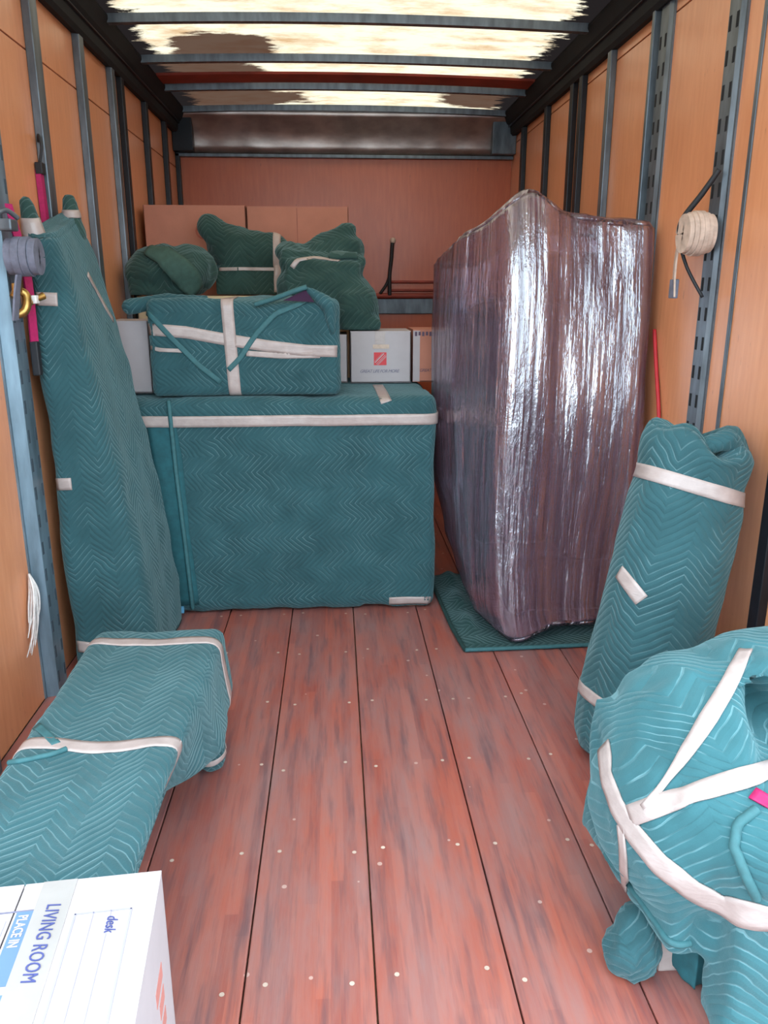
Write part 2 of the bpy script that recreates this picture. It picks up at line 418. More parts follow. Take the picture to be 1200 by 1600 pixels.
# ------------------------------------------------------------------ tape laid on a surface
fw = np.array([math.sin(YAW)*math.cos(PITCH), math.cos(YAW)*math.cos(PITCH), -math.sin(PITCH)])
rt = np.array([math.cos(YAW), -math.sin(YAW), 0.]); upv = np.cross(rt, fw)
def ray(px, py): return rt*(px-600)/FOC-upv*(py-800)/FOC+fw
def bvh(V, F): return BVHTree.FromPolygons([tuple(v) for v in V], [tuple(f) for f in F])
def ribbon(name, b, P, wid, mat='tape', parent=None, lift=.004, across=5, label=None):
    P = np.asarray(P, float)
    T = np.gradient(P, axis=0); T /= np.linalg.norm(T, axis=1)[:, None]+1e-9
    Nn = []
    for p in P:
        h = b.find_nearest(Vector(p)); Nn.append(np.array(h[1]))
    Nn = np.array(Nn)
    for _ in range(3): Nn[1:-1] = (Nn[:-2]+Nn[1:-1]*2+Nn[2:])/4
    wv = np.broadcast_to(wid, (len(P),)) if not hasattr(wid, '__len__') else np.interp(np.linspace(0, 1, len(P)), np.linspace(0, 1, len(wid)), wid)
    top = np.empty((len(P), across, 3)); bot = top.copy()
    for i, p in enumerate(P):
        s = np.cross(T[i], Nn[i]); s /= np.linalg.norm(s)+1e-9
        for k in range(across):
            q = p+s*wv[i]*(k/(across-1)-.5)
            h = b.find_nearest(Vector(q)); n = np.array(h[1])*.5+Nn[i]*.5; n /= np.linalg.norm(n)+1e-9
            top[i, k] = np.array(h[0])+n*lift; bot[i, k] = np.array(h[0])+n*.001
    for _ in range(2): top[1:-1] = (top[:-2]+2*top[1:-1]+top[2:])/4
    V = np.vstack([top.reshape(-1, 3), bot.reshape(-1, 3)]); m = len(P)*across; F = []
    for i in range(len(P)-1):
        for k in range(across-1):
            a = i*across+k
            F.append([a, a+1, a+across+1, a+across]); F.append([m+a, m+a+across, m+a+across+1, m+a+1])
        for k in (0, across-1):
            a = i*across+k; q = [a, a+across, m+a+across, m+a]; F.append(q if k == 0 else q[::-1])
    for i in (0, len(P)-1):
        for k in range(across-1):
            a = i*across+k; q = [a, m+a, m+a+1, a+1]; F.append(q if i == 0 else q[::-1])
    return mesh_obj(name, V, F, mat, parent, None, True, label)
def seen(b, pts, step=9):
    """surface points under a polyline measured in the photograph."""
    out = []
    for (a, c) in zip(pts[:-1], pts[1:]):
        n = max(2, int(math.hypot(c[0]-a[0], c[1]-a[1])/step))
        for i in range(n+(c is pts[-1])):
            t = i/n; d = Vector(ray(a[0]+(c[0]-a[0])*t, a[1]+(c[1]-a[1])*t)).normalized()
            h = b.ray_cast(Vector(CAM), d)
            if h[0] is not None: out.append(np.array(h[0]))
    return out
def loop_on(b, cen, e1, e2, a0=0, a1=360, n=90, R=3):
    """points where the plane through cen spanned by e1,e2 meets the surface."""
    out = []; cen = np.array(cen, float); e1 = np.array(e1, float); e2 = np.array(e2, float)
    for a in np.radians(np.linspace(a0, a1, n)):
        d = math.cos(a)*e1+math.sin(a)*e2
        h = b.ray_cast(Vector(cen+d*R), Vector(-d))
        if h[0] is not None: out.append(np.array(h[0]))
    return out
def text(name, s, size, mat, M4, parent, shear=0.0, ext=.0006, bold=0.0, space=1.0):
    cu = bpy.data.curves.new(name, 'FONT'); cu.body = s; cu.size = size; cu.extrude = ext; cu.shear = shear
    cu.offset = bold; cu.space_character = space; cu.resolution_u = 3
    o = bpy.data.objects.new(name, cu); C.objects.link(o)
    dg = bpy.context.evaluated_depsgraph_get(); dg.update(); me = bpy.data.meshes.new_from_object(o.evaluated_get(dg))
    V = [(M4 @ v.co)[:] for v in me.vertices]; F = [list(p.vertices) for p in me.polygons]
    bpy.data.objects.remove(o); bpy.data.curves.remove(cu); bpy.data.meshes.remove(me)
    return mesh_obj(name, V, F, mat, parent)

# ================================================================== THE TRUCK BOX
g = box('ground', -30, 30, -40, 30, -1.02, -.98, 'concrete'); structure(g, 'grey concrete yard below the truck', 'ground')
# --- floor of wide boards
fl = thing('floor', 'worn red-brown hardwood truck floor of wide boards', 'floor', (0, 0, 0)); structure(fl)
box('subfloor', XL-.05, XR+.05, YF, YB+.05, -.12, -.03, 'timber', fl)
joints = [XL, -.795, -.51, -.22, .065, .365, .64, .925, XR]
for a, b_ in zip(joints[:-1], joints[1:]):
    box('floor_board', a+.002, b_-.002, YF, YB, -.03, 0, 'floor', fl, bev=.003)
bm = bmesh.new()
for jx in [(a+b_)/2+s*.10 for a, b_ in zip(joints[:-1], joints[1:]) for s in (-1, 1)]:
    for jy in np.arange(.55, 6, .406):
        bmesh.ops.create_circle(bm, cap_ends=True, segments=8, radius=.006, matrix=Matrix.Translation((jx+random.uniform(-.012, .012), jy+random.uniform(-.02, .02), .0012)))
sc = bm_obj('floor_screw_heads', bm, 'cream_web', fl); sc['kind'] = 'stuff'

# --- posts
def post(parent, side, y, wid, dep, mat, slots=False, z0=0.0, z1=ZW, lip=0):
    s = 1 if side == 'L' else -1; xw = XL if side == 'L' else XR
    nm = 'wall_post' if not slots else 'slotted_track'
    if not slots:
        return box(nm, *sorted((xw, xw+s*dep)), y-wid/2, y+wid/2, z0, z1, mat, parent, bev=.004)
    # hat-section track: raised face, two lower flanges, rows of slots
    prof = [(0, -wid/2-lip), (.006, -wid/2-lip), (.006, -wid/2), (dep, -wid/2+.012), (dep, wid/2-.012), (.006, wid/2), (.006, wid/2+lip), (0, wid/2+lip)]
    V = []; F = []
    for z in (z0, z1):
        for (a, b_) in prof: V.append((xw+s*a, y+b_, z))
    k = len(prof)
    for i in range(k): q = [i, (i+1) % k, k+(i+1) % k, k+i]; F.append(q if s < 0 else q[::-1])
    F.append(list(range(k))); F.append(list(range(k, 2*k))[::-1])
    o = mesh_obj(nm, V, F, mat, parent)
    # slots sit in the two edge bands of the raised face
    z = z0+.05
    while z < z1-.08:
        for q in (-1, 1):
            yy = y+q*(wid/2-.026)
            box('slot', *sorted((xw+s*(dep-.004), xw+s*(dep+.0012))), yy-.007, yy+.007, z, z+.045, 'slot' if side == 'R' else 'slot_blue', o)
        z += .10
    return o

def side_wall(side, seam, posts, name, label):
    s = 1 if side == 'L' else -1; xw = XL if side == 'L' else XR
    wl = thing(name, label, 'wall', (xw, 0, 0)); structure(wl)
    box('outer_skin', *sorted((xw-s*.06, xw-s*.012)), Y0, YB+.06, -.12, ZR+.02, 'steel', wl)
    ys = [Y0]+sorted(p[0] for p in posts)+[YB]
    for a, b_ in zip(ys[:-1], ys[1:]):
        if b_-a < .03: continue
        box('plywood_panel', *sorted((xw-s*.012, xw)), a+.002, b_-.002, .0, seam-.003, 'ply', wl, bev=.0015)
        box('plywood_panel', *sorted((xw-s*.012, xw)), a+.002, b_-.002, seam+.003, ZR, 'ply', wl, bev=.0015)
    for p in posts: post(wl, side, *p[:4], slots=p[4] if len(p) > 4 else False, lip=.012 if len(p) > 4 and p[4] else 0)
    # grimy top rail: deep channel with a rounded lower lip
    V = []; F = []; prof = [(0, ZW), (.030, ZW-.004), (.045, ZW+.012), (.048, ZW+.05), (.075, ZW+.075), (.10, ZR-.015), (.10, ZR), (0, ZR)]
    for y in (Y0, YB):
        for a, z in prof: V.append((xw+s*a, y, z))
    k = len(prof)
    for i in range(k): q = [i, (i+1) % k, k+(i+1) % k, k+i]; F.append(q)
    F.append(list(range(k))); F.append(list(range(k, 2*k)))
    tr = thing('trim_1' if s > 0 else 'trim_2', 'grimy black top rail along the %s wall under the roof' % ('left' if s > 0 else 'right'), 'rail', (xw, 0, ZW)); structure(tr)
    mesh_obj('top_rail', V, F, 'dust_black', tr)
    tube('rail_wire', [(xw+s*.055, Y0+.1, ZW+.058), (xw+s*.06, 2, ZW+.055), (xw+s*.055, 4, ZW+.06), (xw+s*.058, YB-.1, ZW+.056)], .006, 'black_steel', tr)
    return wl
wl = side_wall('L', 2.285, [(1.45, .09, .03, 'steel'), (2.18, .05, .03, 'steel'),
     (2.73, .115, .046, 'steel_bluelit', True), (3.26, .075, .032, 'steel'), (3.83, .065, .032, 'steel'), (4.34, .055, .03, 'steel'), (4.52, .055, .03, 'black_steel'),
     (5.06, .055, .03, 'black_steel'), (5.60, .055, .03, 'black_steel'), (6.02, .05, .03, 'black_steel')], 'wall_left', 'left truck wall of orange plywood panels between steel posts')
wr = side_wall('R', 2.455, [(1.45, .09, .03, 'steel'), (2.15, .05, .03, 'black_steel'),
     (2.56, .022, .006, 'steel'), (2.73, .10, .018, 'steel', True), (3.31, .10, .018, 'steel', True), (3.91, .05, .03, 'steel'), (4.34, .055, .03, 'black_steel'),
     (4.50, .055, .03, 'black_steel'), (5.03, .055, .03, 'black_steel'), (5.63, .06, .03, 'black_steel')], 'wall_right', 'right truck wall of orange plywood panels between slotted steel tracks')
box('wall_post', XR-.035, XR, 3.375, 3.40, 0, ZW, 'steel', wr, bev=.004)

# --- front bulkhead
wb = thing('wall_back', 'deep orange plywood bulkhead at the closed end of the truck box', 'wall', (0, YB, 0)); structure(wb)
box('outer_skin', XL-.06, XR+.06, YB+.012, YB+.06, -.12, ZR+.02, 'steel', wb)
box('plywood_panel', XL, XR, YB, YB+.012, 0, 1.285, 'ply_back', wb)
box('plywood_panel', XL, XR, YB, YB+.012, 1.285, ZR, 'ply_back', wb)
box('rub_rail', XL, XR, YB-.022, YB, 1.285, 1.395, 'steel', wb, bev=.004)
# dented header plate: a sloped sheet from the bulkhead up to the roof
nx = 60; V = []; F = []
prof = [(YB-.01, 2.375), (YB-.045, 2.385), (YB-.05, 2.43), (YB-.075, 2.52), (YB-.14, 2.60), (YB-.16, ZR-.005)]
for i in range(nx+1):
    x = XL+(XR-XL)*i/nx
    for y, z in prof:
        d = .018*noise.noise(Vector((x*6, z*9, 2)))*(1 if 2.4 < z < 2.6 else .2)
        V.append((x, y-d, z))
k = len(prof)
for i in range(nx):
    for j in range(k-1): F.append([i*k+j, (i+1)*k+j, (i+1)*k+j+1, i*k+j+1])
hd = mesh_obj('header_plate', V, F, 'header', wb, None, True)
hm = hd.modifiers.new('thick', 'SOLIDIFY'); hm.thickness = .004
box('header_trim', XL, XR, YB-.055, YB-.008, 2.355, 2.378, 'steel', wb, bev=.004)
for a, b_ in ((XL, XL+.14), (XR-.17, XR)):
    box('corner_gusset', a, b_, YB-.13, YB-.055, 2.38, ZR-.02, 'steel' if a > 0 else 'black_steel', wb, bev=.006)
# conduits on the bulkhead
for z in (1.515, 1.455): tube('conduit', [(.40, YB-.012, z), (.9, YB-.012, z), (XR-.03, YB-.012, z)], .010, 'red_primer', wb)
tube('lower_conduit', [(.22, YB-.03, 1.415), (.7, YB-.03, 1.415), (XR-.03, YB-.03, 1.415)], .020, 'red_primer', wb)

# --- roof
rf = thing('ceiling', 'translucent fibreglass roof with dark brown patches, daylight showing through', 'ceiling', (0, 0, ZR)); structure(rf)
V = []; F = []; nx, ny = 24, 10
for j in range(ny+1):
    for i in range(nx+1):
        x = XL-.05+(XR-XL+.1)*i/nx; y = Y0+(YB+.06-Y0)*j/ny
        V.append((x, y, ZR+.004+.028*(1-((x-.1)/1.25)**2)))
for j in range(ny):
    for i in range(nx): a = j*(nx+1)+i; F.append([a, a+1, a+nx+2, a+nx+1])
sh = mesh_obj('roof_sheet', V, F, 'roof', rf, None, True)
def bow(y, wid, mat, nm='roof_bow', hgt=.035):
    V = []; F = []; n = 24
    for i in range(n+1):
        x = XL+.04+(XR-XL-.08)*i/n; z = ZR+.026*(1-((x-.1)/1.25)**2)
        for dy, dz in ((-wid/2, 0), (-wid/2+.006, -hgt), (wid/2-.006, -hgt), (wid/2, 0)): V.append((x, y+dy, z+dz))
    for i in range(n):
        for k in range(4): F.append([i*4+k, i*4+(k+1) % 4, i*4+4+(k+1) % 4, i*4+4+k])
    F.append([3, 2, 1, 0]); F.append([n*4+k for k in range(4)])
    return mesh_obj(nm, V, F, mat, rf)
for y in (1.43, 2.21, 2.82, 3.43, 4.06, 4.70, 5.30, 5.88): bow(y, .05, 'steel')
bow(5.13, .20, 'red_primer', 'wide_roof_bow', .012)

# ================================================================== LOAD
# ---- big blanketed dresser
D0 = (-.26, 3.8, 0)
T = thing('wrapped_dresser', 'wide blanket-wrapped dresser at the centre with one long horizontal tape band', 'dresser', D0)
def ddef(v):
    x, y, z = v
    if y < 3.5: y -= .012*math.sin((x+.9)*4.2)*math.sin(z*3)+.01*(1-z)
    z2 = z
    if z < .10: z2 = z+.02*math.sin((x+.7)*3.0)*(1 if x > .1 else .2)
    if z > .9: z2 += .008*math.sin(x*7+y*5)
    return np.array([x, y, z2])
V, F, UV = soft_box(-.97, .44, 3.42, 4.22, .012, 1.0, .045, .02, ddef, .022, 2.6, (1.2, 1, .55), 2, swap=True)
V[:, 2] = np.minimum(V[:, 2], 1.006)
mesh_obj('blanket', V, F, 'quilt', T, UV, True)
b = bvh(V, F)
for xx in (-.9, .36):
    for yy in (3.5, 4.12): box('foot', xx-.04, xx+.04, yy-.04, yy+.04, 0, .05, 'timber', T, bev=.006)
L = [p for p in loop_on(b, (-.26, 3.8, .905), (1, 0, 0), (0, 1, 0), 181, 359, 150)]
ribbon('tape_band', b, L, .048, parent=T, lift=.010)
L = seen(b, [(590, 602), (596, 612), (604, 629)], 3); ribbon('tape_strip', b, L, .05, parent=T)
L = seen(b, [(608, 939), (636, 938), (672, 938)], 6); ribbon('tape_strip', b, L, .04, parent=T)
# overlapping blanket edge with its bound hem and the smooth strip beside it
L = seen(b, [(250, 652), (262, 720), (275, 840), (290, 945)], 10); ribbon('smooth_flap', b, L, .13, 'lining', T, .005, 7)
L = np.array(seen(b, [(264, 626), (276, 740), (290, 850), (303, 960)], 10)); L[:, 1] -= .008
tube('binding', L[::2], .010, 'bind', T)
L = np.array(seen(b, [(303, 960), (400, 962), (500, 961), (560, 955), (610, 944)], 10)); L[:, 1] -= .006
tube('binding', L[::2], .008, 'bind', T)
box('glide', -.745, -.715, 3.385, 3.405, .02, .05, 'blue_plastic', T, bev=.004, label='light blue furniture glide')

# ---- tall blanketed sofa on end at the left
T = thing('wrapped_sofa', 'tall blanket-wrapped sofa standing on end against the left wall', 'sofa', (-.9, 3.1, 0))
secs = []; zs = [0, .2, .4, .7, 1.0, 1.3, 1.5, 1.64]
FRx = [-.72, -.73, -.755, -.80, -.845, -.885, -.915, -.945]; BRx = [-.715, -.715, -.735, -.775, -.825, -.885, -.945, -1.0]
FLx = [-1.03, -1.03, -1.035, -1.04, -1.04, -1.04, -1.04, -1.035]
for i in range(len(zs)):
    secs.append(round_poly([(FLx[i], 2.835), (FRx[i], 2.87), (BRx[i], 3.36), (-1.04, 3.36)], .05))
def sdef(v):
    x, y, z = v
    z2 = z
    if z > 1.2: z2 = z+(z-1.2)/.44*(.10*max(0, (y-2.9)/.45)-.02*max(0, (x+.95)/.1)+.03*max(0, (-1.0-x)/.05))
    dent = .02*math.exp(-((z-.62)/.10)**2)*(1 if y < 3.0 else .2)
    return np.array([x, y+dent*max(0, (-.85-x)/.2), z2])
V, F, UV = loft(secs, zs, 120, 100, sdef, .03)
V = wrinkle(V, F, .020, 2.6, (1, 1, .8), 5)
V[:, 2] = np.maximum(V[:, 2], 0.001); V[:, 0] = np.maximum(V[:, 0], XL+.047)
mesh_obj('blanket', V, F, 'quilt', T, UV, True); b = bvh(V, F)
def nub(name, T, p, q, r0, r1, seed):
    V, F, uv = blob([('c', p, q, r0, r1)], .012, 4, .006, 14, (1, 1, .4), seed, 'xz'); return mesh_obj(name, V, F, 'quilt_green', T, uv, True), bvh(V, F)
o, bb = nub('wrapped_leg', T, (-1.015, 2.90, 1.58), (-1.030, 2.88, 1.735), .046, .022, 3)
ribbon('tape_band', bb, loop_on(bb, (-1.022, 2.892, 1.655), (1, 0, 0), (0, 1, .15), 0, 360, 30, .3), .07, parent=o)
o, bb = nub('wrapped_leg', T, (-1.00, 3.27, 1.66), (-1.01, 3.28, 1.785), .046, .026, 8)
ribbon('tape_band', bb, loop_on(bb, (-1.005, 3.272, 1.735), (1, 0, 0), (0, 1, .1), 0, 360, 30, .3), .03, parent=o)
for pts, wd in (([(38, 466), (62, 467), (90, 468)], .045), ([(136, 428), (152, 458), (165, 482), (176, 500)], .026), ([(58, 756), (85, 757), (112, 756)], .045),
                ([(84, 1002), (110, 1008), (150, 1013), (185, 1016), (230, 1018)], .045)):
    L = seen(b, pts, 4)
    if len(L) > 2: ribbon('tape_strip', b, L, wd, parent=T)

# ---- low blanketed bench in the left foreground
T = thing('wrapped_bench', 'low blanket-wrapped table lying along the left side of the floor', 'table', (-.57, 1.8, 0))
def bdef(v):
    x, y, z = v
    t = (.42-z)/.235
    k = max(0, min(1, (2.02-y)/.45)); k = k*k*(3-2*k)
    x2 = x+((.035-.15*k)*t if x > -.45 else (-.02*t if x < -.7 else 0))
    z2 = z-.02*math.exp(-((x+.58)/.12)**2)*(1 if z > .3 else 0)*math.sin((y-1.2)*2.6)
    if x > -.45: x2 += .012*math.sin(y*7+z*4)*t; z2 += .05*k*max(0, t)
    return np.array([x2, y, z2])
V, F, UV = soft_box(-.77, -.375, 1.19, 2.345, .185, .415, .035, .018, bdef, .010, 4.0, (1, 1, 1), 11)
mesh_obj('blanket', V, F, 'quilt', T, UV, True); b = bvh(V, F)
for yy in (2.24, 1.68): ribbon('tape_band', b, loop_on(b, (-.57, yy, .27), (1, -.04, 0), (0, 0, 1), -22, 202, 110, 1), .045, parent=T)
L = seen(b, [(45, 1125), (70, 1145), (88, 1164)], 5); ribbon('tape_strip', b, L, .022, 'bind', T)
L = np.array(seen(b, [(2, 1196), (40, 1190), (85, 1180), (110, 1170)], 6)); L[:, 2] += .004; tube('binding', L[::2], .007, 'bind', T)
for i, (xx, yy) in enumerate(((-.405, 2.17), (-.405, 1.3), (-.72, 2.2), (-.72, 1.3))):
    V2, F2, u2 = blob([('c', (xx, yy, .22), (xx, yy, .046), .048, .045)], .012, 3, .006, 12, (1, 1, 1), i+1, 'xz')
    V2[:, 2] = np.maximum(V2[:, 2], .001)
    o = mesh_obj('leg', V2, F2, 'quilt', T, u2, True); bb = bvh(V2, F2)
    for zz, wd in ((.125, .035), (.062, .018)):
        ribbon('tape_band', bb, loop_on(bb, (xx, yy, zz), (1, 0, .2), (0, 1, .25), 0, 360, 40, .3), wd, parent=o)

# ---- white carton in the near left corner
def carton(T, x0, x1, y0, y1, z0, z1, mat, rot=None, th=.005):
    """four walls, floor, and two top flaps that meet along the middle."""
    box('bottom_panel', x0, x1, y0, y1, z0, z0+th, mat, T, rot=rot)
    box('side_panel', x0, x0+th, y0, y1, z0, z1-.003, mat, T, .0012, rot=rot); box('side_panel', x1-th, x1, y0, y1, z0, z1-.003, mat, T, .0012, rot=rot)
    box('end_panel', x0, x1, y0, y0+th, z0, z1-.003, mat, T, .0012, rot=rot); box('end_panel', x0, x1, y1-th, y1, z0, z1-.003, mat, T, .0012, rot=rot)
    if x1-x0 > y1-y0:
        m = (y0+y1)/2; box('top_flap', x0, x1, y0, m-.0015, z1-.004, z1, mat, T, rot=rot); box('top_flap', x0, x1, m+.0015, y1, z1-.004, z1, mat, T, rot=rot)
    else:
        m = (x0+x1)/2; box('top_flap', x0, m-.0015, y0, y1, z1-.004, z1, mat, T, rot=rot); box('top_flap', m+.0015, x1, y0, y1, z1-.004, z1, mat, T, rot=rot)
T = thing('moving_box', 'white cardboard box marked LIVING ROOM in the near left corner', 'box', (-.55, .92, 0))
cx0, cx1, cy0, cy1, cz = -.75, -.31, .68, 1.135, .50
RB = Matrix.Translation((-.31, 1.135, 0)) @ Matrix.Rotation(math.radians(5.0), 4, 'Z') @ Matrix.Translation((.31, -1.135, 0))
carton(T, cx0, cx1, cy0, cy1, 0, cz, 'white_box', RB)
def onbox(x, y, z=cz+.0012):      # letters read towards the door, tops to the right
    return RB @ Matrix.Translation((x, y, z)) @ Matrix(((0, 1, 0, 0), (-1, 0, 0, 0), (0, 0, 1, 0), (0, 0, 0, 1)))
BOXINFO = True
box('packing_tape', -.500, -.446, cy0, cy1, cz, cz+.0012, simple('clear packing tape', (.33, .30, .285), .25, 0, .04), T, rot=RB)
SQ = Matrix.Diagonal((.74, 1, 1, 1))
text('lettering', 'LIVING ROOM', .031, 'ink_pen', onbox(-.481, 1.082, cz+.0022) @ SQ, T, .12, .0004, 0, 1.04)
text('lettering', 'desk', .025, 'ink_pen', onbox(-.381, 1.043, cz+.0016) @ SQ, T, .25, .0004)
def rule(x0, x1, y0, y1, mat, z=cz): box('printed_rule', x0, x1, y0, y1, z+.0002, z+.0010, mat, T, rot=RB)
pale = simple('faint grey print', (.30, .275, .36), .7, 0, .04)
for xx, ww in ((-.433, .0016), (-.405, .0006), (-.378, .0006), (-.347, .0016)): rule(xx-ww, xx+ww, .70, 1.055, pale)
rule(-.434, -.346, 1.053, 1.056, pale)
rule(-.525, -.500, .93, 1.072, 'ink_blue'); rule(-.525, -.500, .70, .915, 'ink_blue'); rule(-.74, -.500, 1.072, 1.075, 'ink_grey')
text('lettering', 'PLACE IN', .021, 'white_box', onbox(-.5195, 1.064, cz+.0016) @ SQ, T, 0, .0003, .0004)
for i in range(4): rule(-.538-.012*i, -.5365-.012*i, .99, 1.055-.006*(i % 2), pale)
for i, zz in enumerate(np.linspace(.18, .36, 5)):
    box('printed_mark', cx1-.0002, cx1+.0010, 1.02-.02*i % .05, 1.055, zz, zz+.028, 'ink_red_pale', T, rot=RB)

# ---- stretch-wrapped sofa and the pad under it
T = thing('floor_pad', 'dark green moving pad spread on the floor under the plastic-wrapped sofa', 'moving pad', (.85, 3.4, 0))
V = []; F = []; n = 40
for j in range(n+1):
    for i in range(n+1):
        u, v = i/n, j/n
        x = .47+.78*u+.05*(1-v)*(1-u); y = 2.945+.9*v+.03*u
        z = .010+.004*noise.noise(Vector((x*9, y*9, 1)))
        e = math.exp(-((x-.575-.0*v)/.03)**2)*(1 if y > 3.03 else max(0, (y-2.98)/.05)); z += .035*e*(.6+.4*math.sin(y*22))
        V.append((x, y, max(.004, z)))
for j in range(n):
    for i in range(n): a = j*(n+1)+i; F.append([a, a+1, a+n+2, a+n+1])
UVp = [(v[1], v[0]) for v in V]
o = mesh_obj('pad_cloth', V, F, quilt('dark quilted pad', (.018, .055, .052), .03, .15, .2), T, UVp, True)
mm = o.modifiers.new('t', 'SOLIDIFY'); mm.thickness = .004; mm.offset = -1
bmk = [(.52, 2.945, .012), (.7, 2.95, .012), (.9, 2.957, .012), (1.24, 2.972, .012)]
tube('binding', bmk, .009, 'bind', T)
tube('binding', [(.52, 2.945, .012), (.50, 3.15, .012), (.49, 3.36, .012), (.475, 3.8, .012)], .009, 'dark_pad', T)

T = thing('film_wrapped_sofa', 'plum brown sofa on end wrapped in shiny clear stretch film', 'sofa', (.9, 3.4, .016))
zs = [0, .12, .3, .6, 1.0, 1.4, 1.74]
A = [(.685, 2.985), (.655, 2.985), (.645, 2.99), (.645, 3.0), (.655, 3.02), (.665, 3.03), (.67, 3.03)]
G = [(.60, 3.2), (.575, 3.2), (.545, 3.25), (.515, 3.3), (.50, 3.33), (.50, 3.33), (.52, 3.33)]
D = [(.62, 3.55), (.57, 3.62), (.52, 3.68), (.47, 3.74), (.455, 3.76), (.455, 3.76), (.46, 3.76)]
secs = []
for i in range(len(zs)):
    ax, ay = A[i]; gx, gy = G[i]
    secs.append(round_poly([(ax, ay), (ax+.17, ay-.005), (ax+.22, ay+.03), (1.235+.025*i/6, 3.05), (1.25, 3.8), (D[i][0], D[i][1]), (gx, gy)], .05))
def fdef(v):
    x, y, z = v
    bump = math.exp(-(((x-.76)/.10)**2+((y-3.05)/.16)**2))
    H = 1.745+.085*bump-.03*max(0, (x-.9)/.35)-.16*max(0, min(1, (y-3.05)/.7))*max(0, min(1, (.95-x)/.3))
    foot = math.exp(-(((x-.745)/.085)**2+((y-2.99)/.15)**2))
    zb = .018+.048*(1-foot)
    t = z/1.74
    q = max(0, (t-.72)/.28); k = max(0, min(1, (3.35-y)/.25))
    y2 = y+k*(.05*t+.07*q*q-.012*math.sin(t*9+x*3))
    return np.array([x, y2, zb+(H-zb)*t])
V, F, UV = loft(secs, zs, 150, 120, fdef, .035)
V = wrinkle(V, F, .015, 5.0, (1, 1, .2), 21, .5)
mesh_obj('stretch_film', V, F, 'film', T, UV, True, 'shiny clear stretch film with vertical streaks')
def upholst(name, x0, x1, y0, y1, z0, z1, r, mat, seed):
    V, F, UV = soft_box(x0, x1, y0, y1, z0, z1, r, .03, None, .008, 4, (1, 1, 1), seed); return mesh_obj(name, V, F, mat, T, UV, True)
upholst('backrest', .98, 1.20, 3.16, 3.74, .28, 1.46, .07, 'leather', 1)
upholst('arm', .72, 1.20, 3.12, 3.66, .09, .33, .06, 'leather', 2)
upholst('arm', .74, 1.20, 3.20, 3.60, 1.40, 1.60, .06, 'leather', 3)
upholst('seat_cushion', .60, .96, 3.24, 3.66, .36, .87, .07, 'leather_dark', 4)
upholst('seat_cushion', .60, .96, 3.24, 3.66, .89, 1.40, .07, 'leather_dark', 5)
for z in (.20, 1.60):
    V, F, uv = blob([('c', (.775, 3.15, z-.06), (.775, 3.17, z+.0), .06, .065)], .016, 4, .003, 6); mesh_obj('arm_scroll', V, F, 'leather', T, uv, True)
tube('welt_cord', [(.975, 3.15, .36), (.972, 3.15, .9), (.975, 3.16, 1.40)], .010, 'leather_dark', T)

# ---- rolled rug in blankets leaning on the right wall
T = thing('wrapped_roll', 'blanket-wrapped roll leaning against the right wall in front of the film-wrapped sofa', 'rolled rug', (.90, 2.17, 0))
pb = np.array([.905, 2.17, 0]); pt = np.array([1.105, 2.29, 1.02]); ax = (pt-pb)/np.linalg.norm(pt-pb)
e1 = np.cross(ax, [0, 1, 0]); e1 /= np.linalg.norm(e1); e1 = -e1 if e1[0] < 0 else e1; e2 = np.cross(ax, e1)
Ln = np.linalg.norm(pt-pb)
prof = [(0, .135), (.06, .165), (.2, .175), (.5, .175), (.8, .168), (.88, .155), (.96, .165), (1.0, .15)]
secs = [circle(r, 40, 1.0, .95) for _, r in prof]; zs = [t*Ln for t, _ in prof]
def rdef(v):
    a = math.atan2(v[1], v[0]); t = v[2]/Ln
    k = 1+.03*math.sin(3*a+t*5)
    zz = v[2]+(.035*math.sin(2*a+1.0)+.02*math.sin(5*a) if t > .93 else 0)*max(0, (t-.93)/.07)
    rr = math.hypot(v[0], v[1])
    if t > .97: zz -= .05*math.exp(-(rr/.07)**2)
    return pb+e1*v[0]*k+e2*v[1]*k+ax*zz
V, F, UV = loft(secs, zs, 120, 110, rdef, .02)
V = wrinkle(V, F, .013, 4.5, (1, 1, .6), 31)
V[:, 2] = np.maximum(V[:, 2], .001); V[:, 0] = np.minimum(V[:, 0], XR-.006)
mesh_obj('blanket', V, F, 'quilt', T, UV, True); b = bvh(V, F)
def rband(t, tilt, wd, a0=0, a1=360):
    c = pb+ax*Ln*t; u1 = e1+ax*tilt; u1 = u1/np.linalg.norm(u1)
    L = loop_on(b, c, u1, e2, a0, a1, 80, .6)
    if len(L) > 3: ribbon('tape_band', b, L, wd, parent=T)
rband(.86, -.10, .045); rband(.17, -.12, .038)
L = seen(b, [(968, 893), (985, 915), (1003, 938)], 4); ribbon('tape_strip', b, L, .045, parent=T)
V2, F2, u2 = blob([('c', (1.06, 2.20, 1.00), (1.14, 2.19, 1.035), .028, .034), ('c', (1.14, 2.19, 1.035), (1.2, 2.22, .99), .034, .02)], .012, 4, .006, 12)
mesh_obj('blanket_fold', V2, F2, 'quilt', T, u2, True)

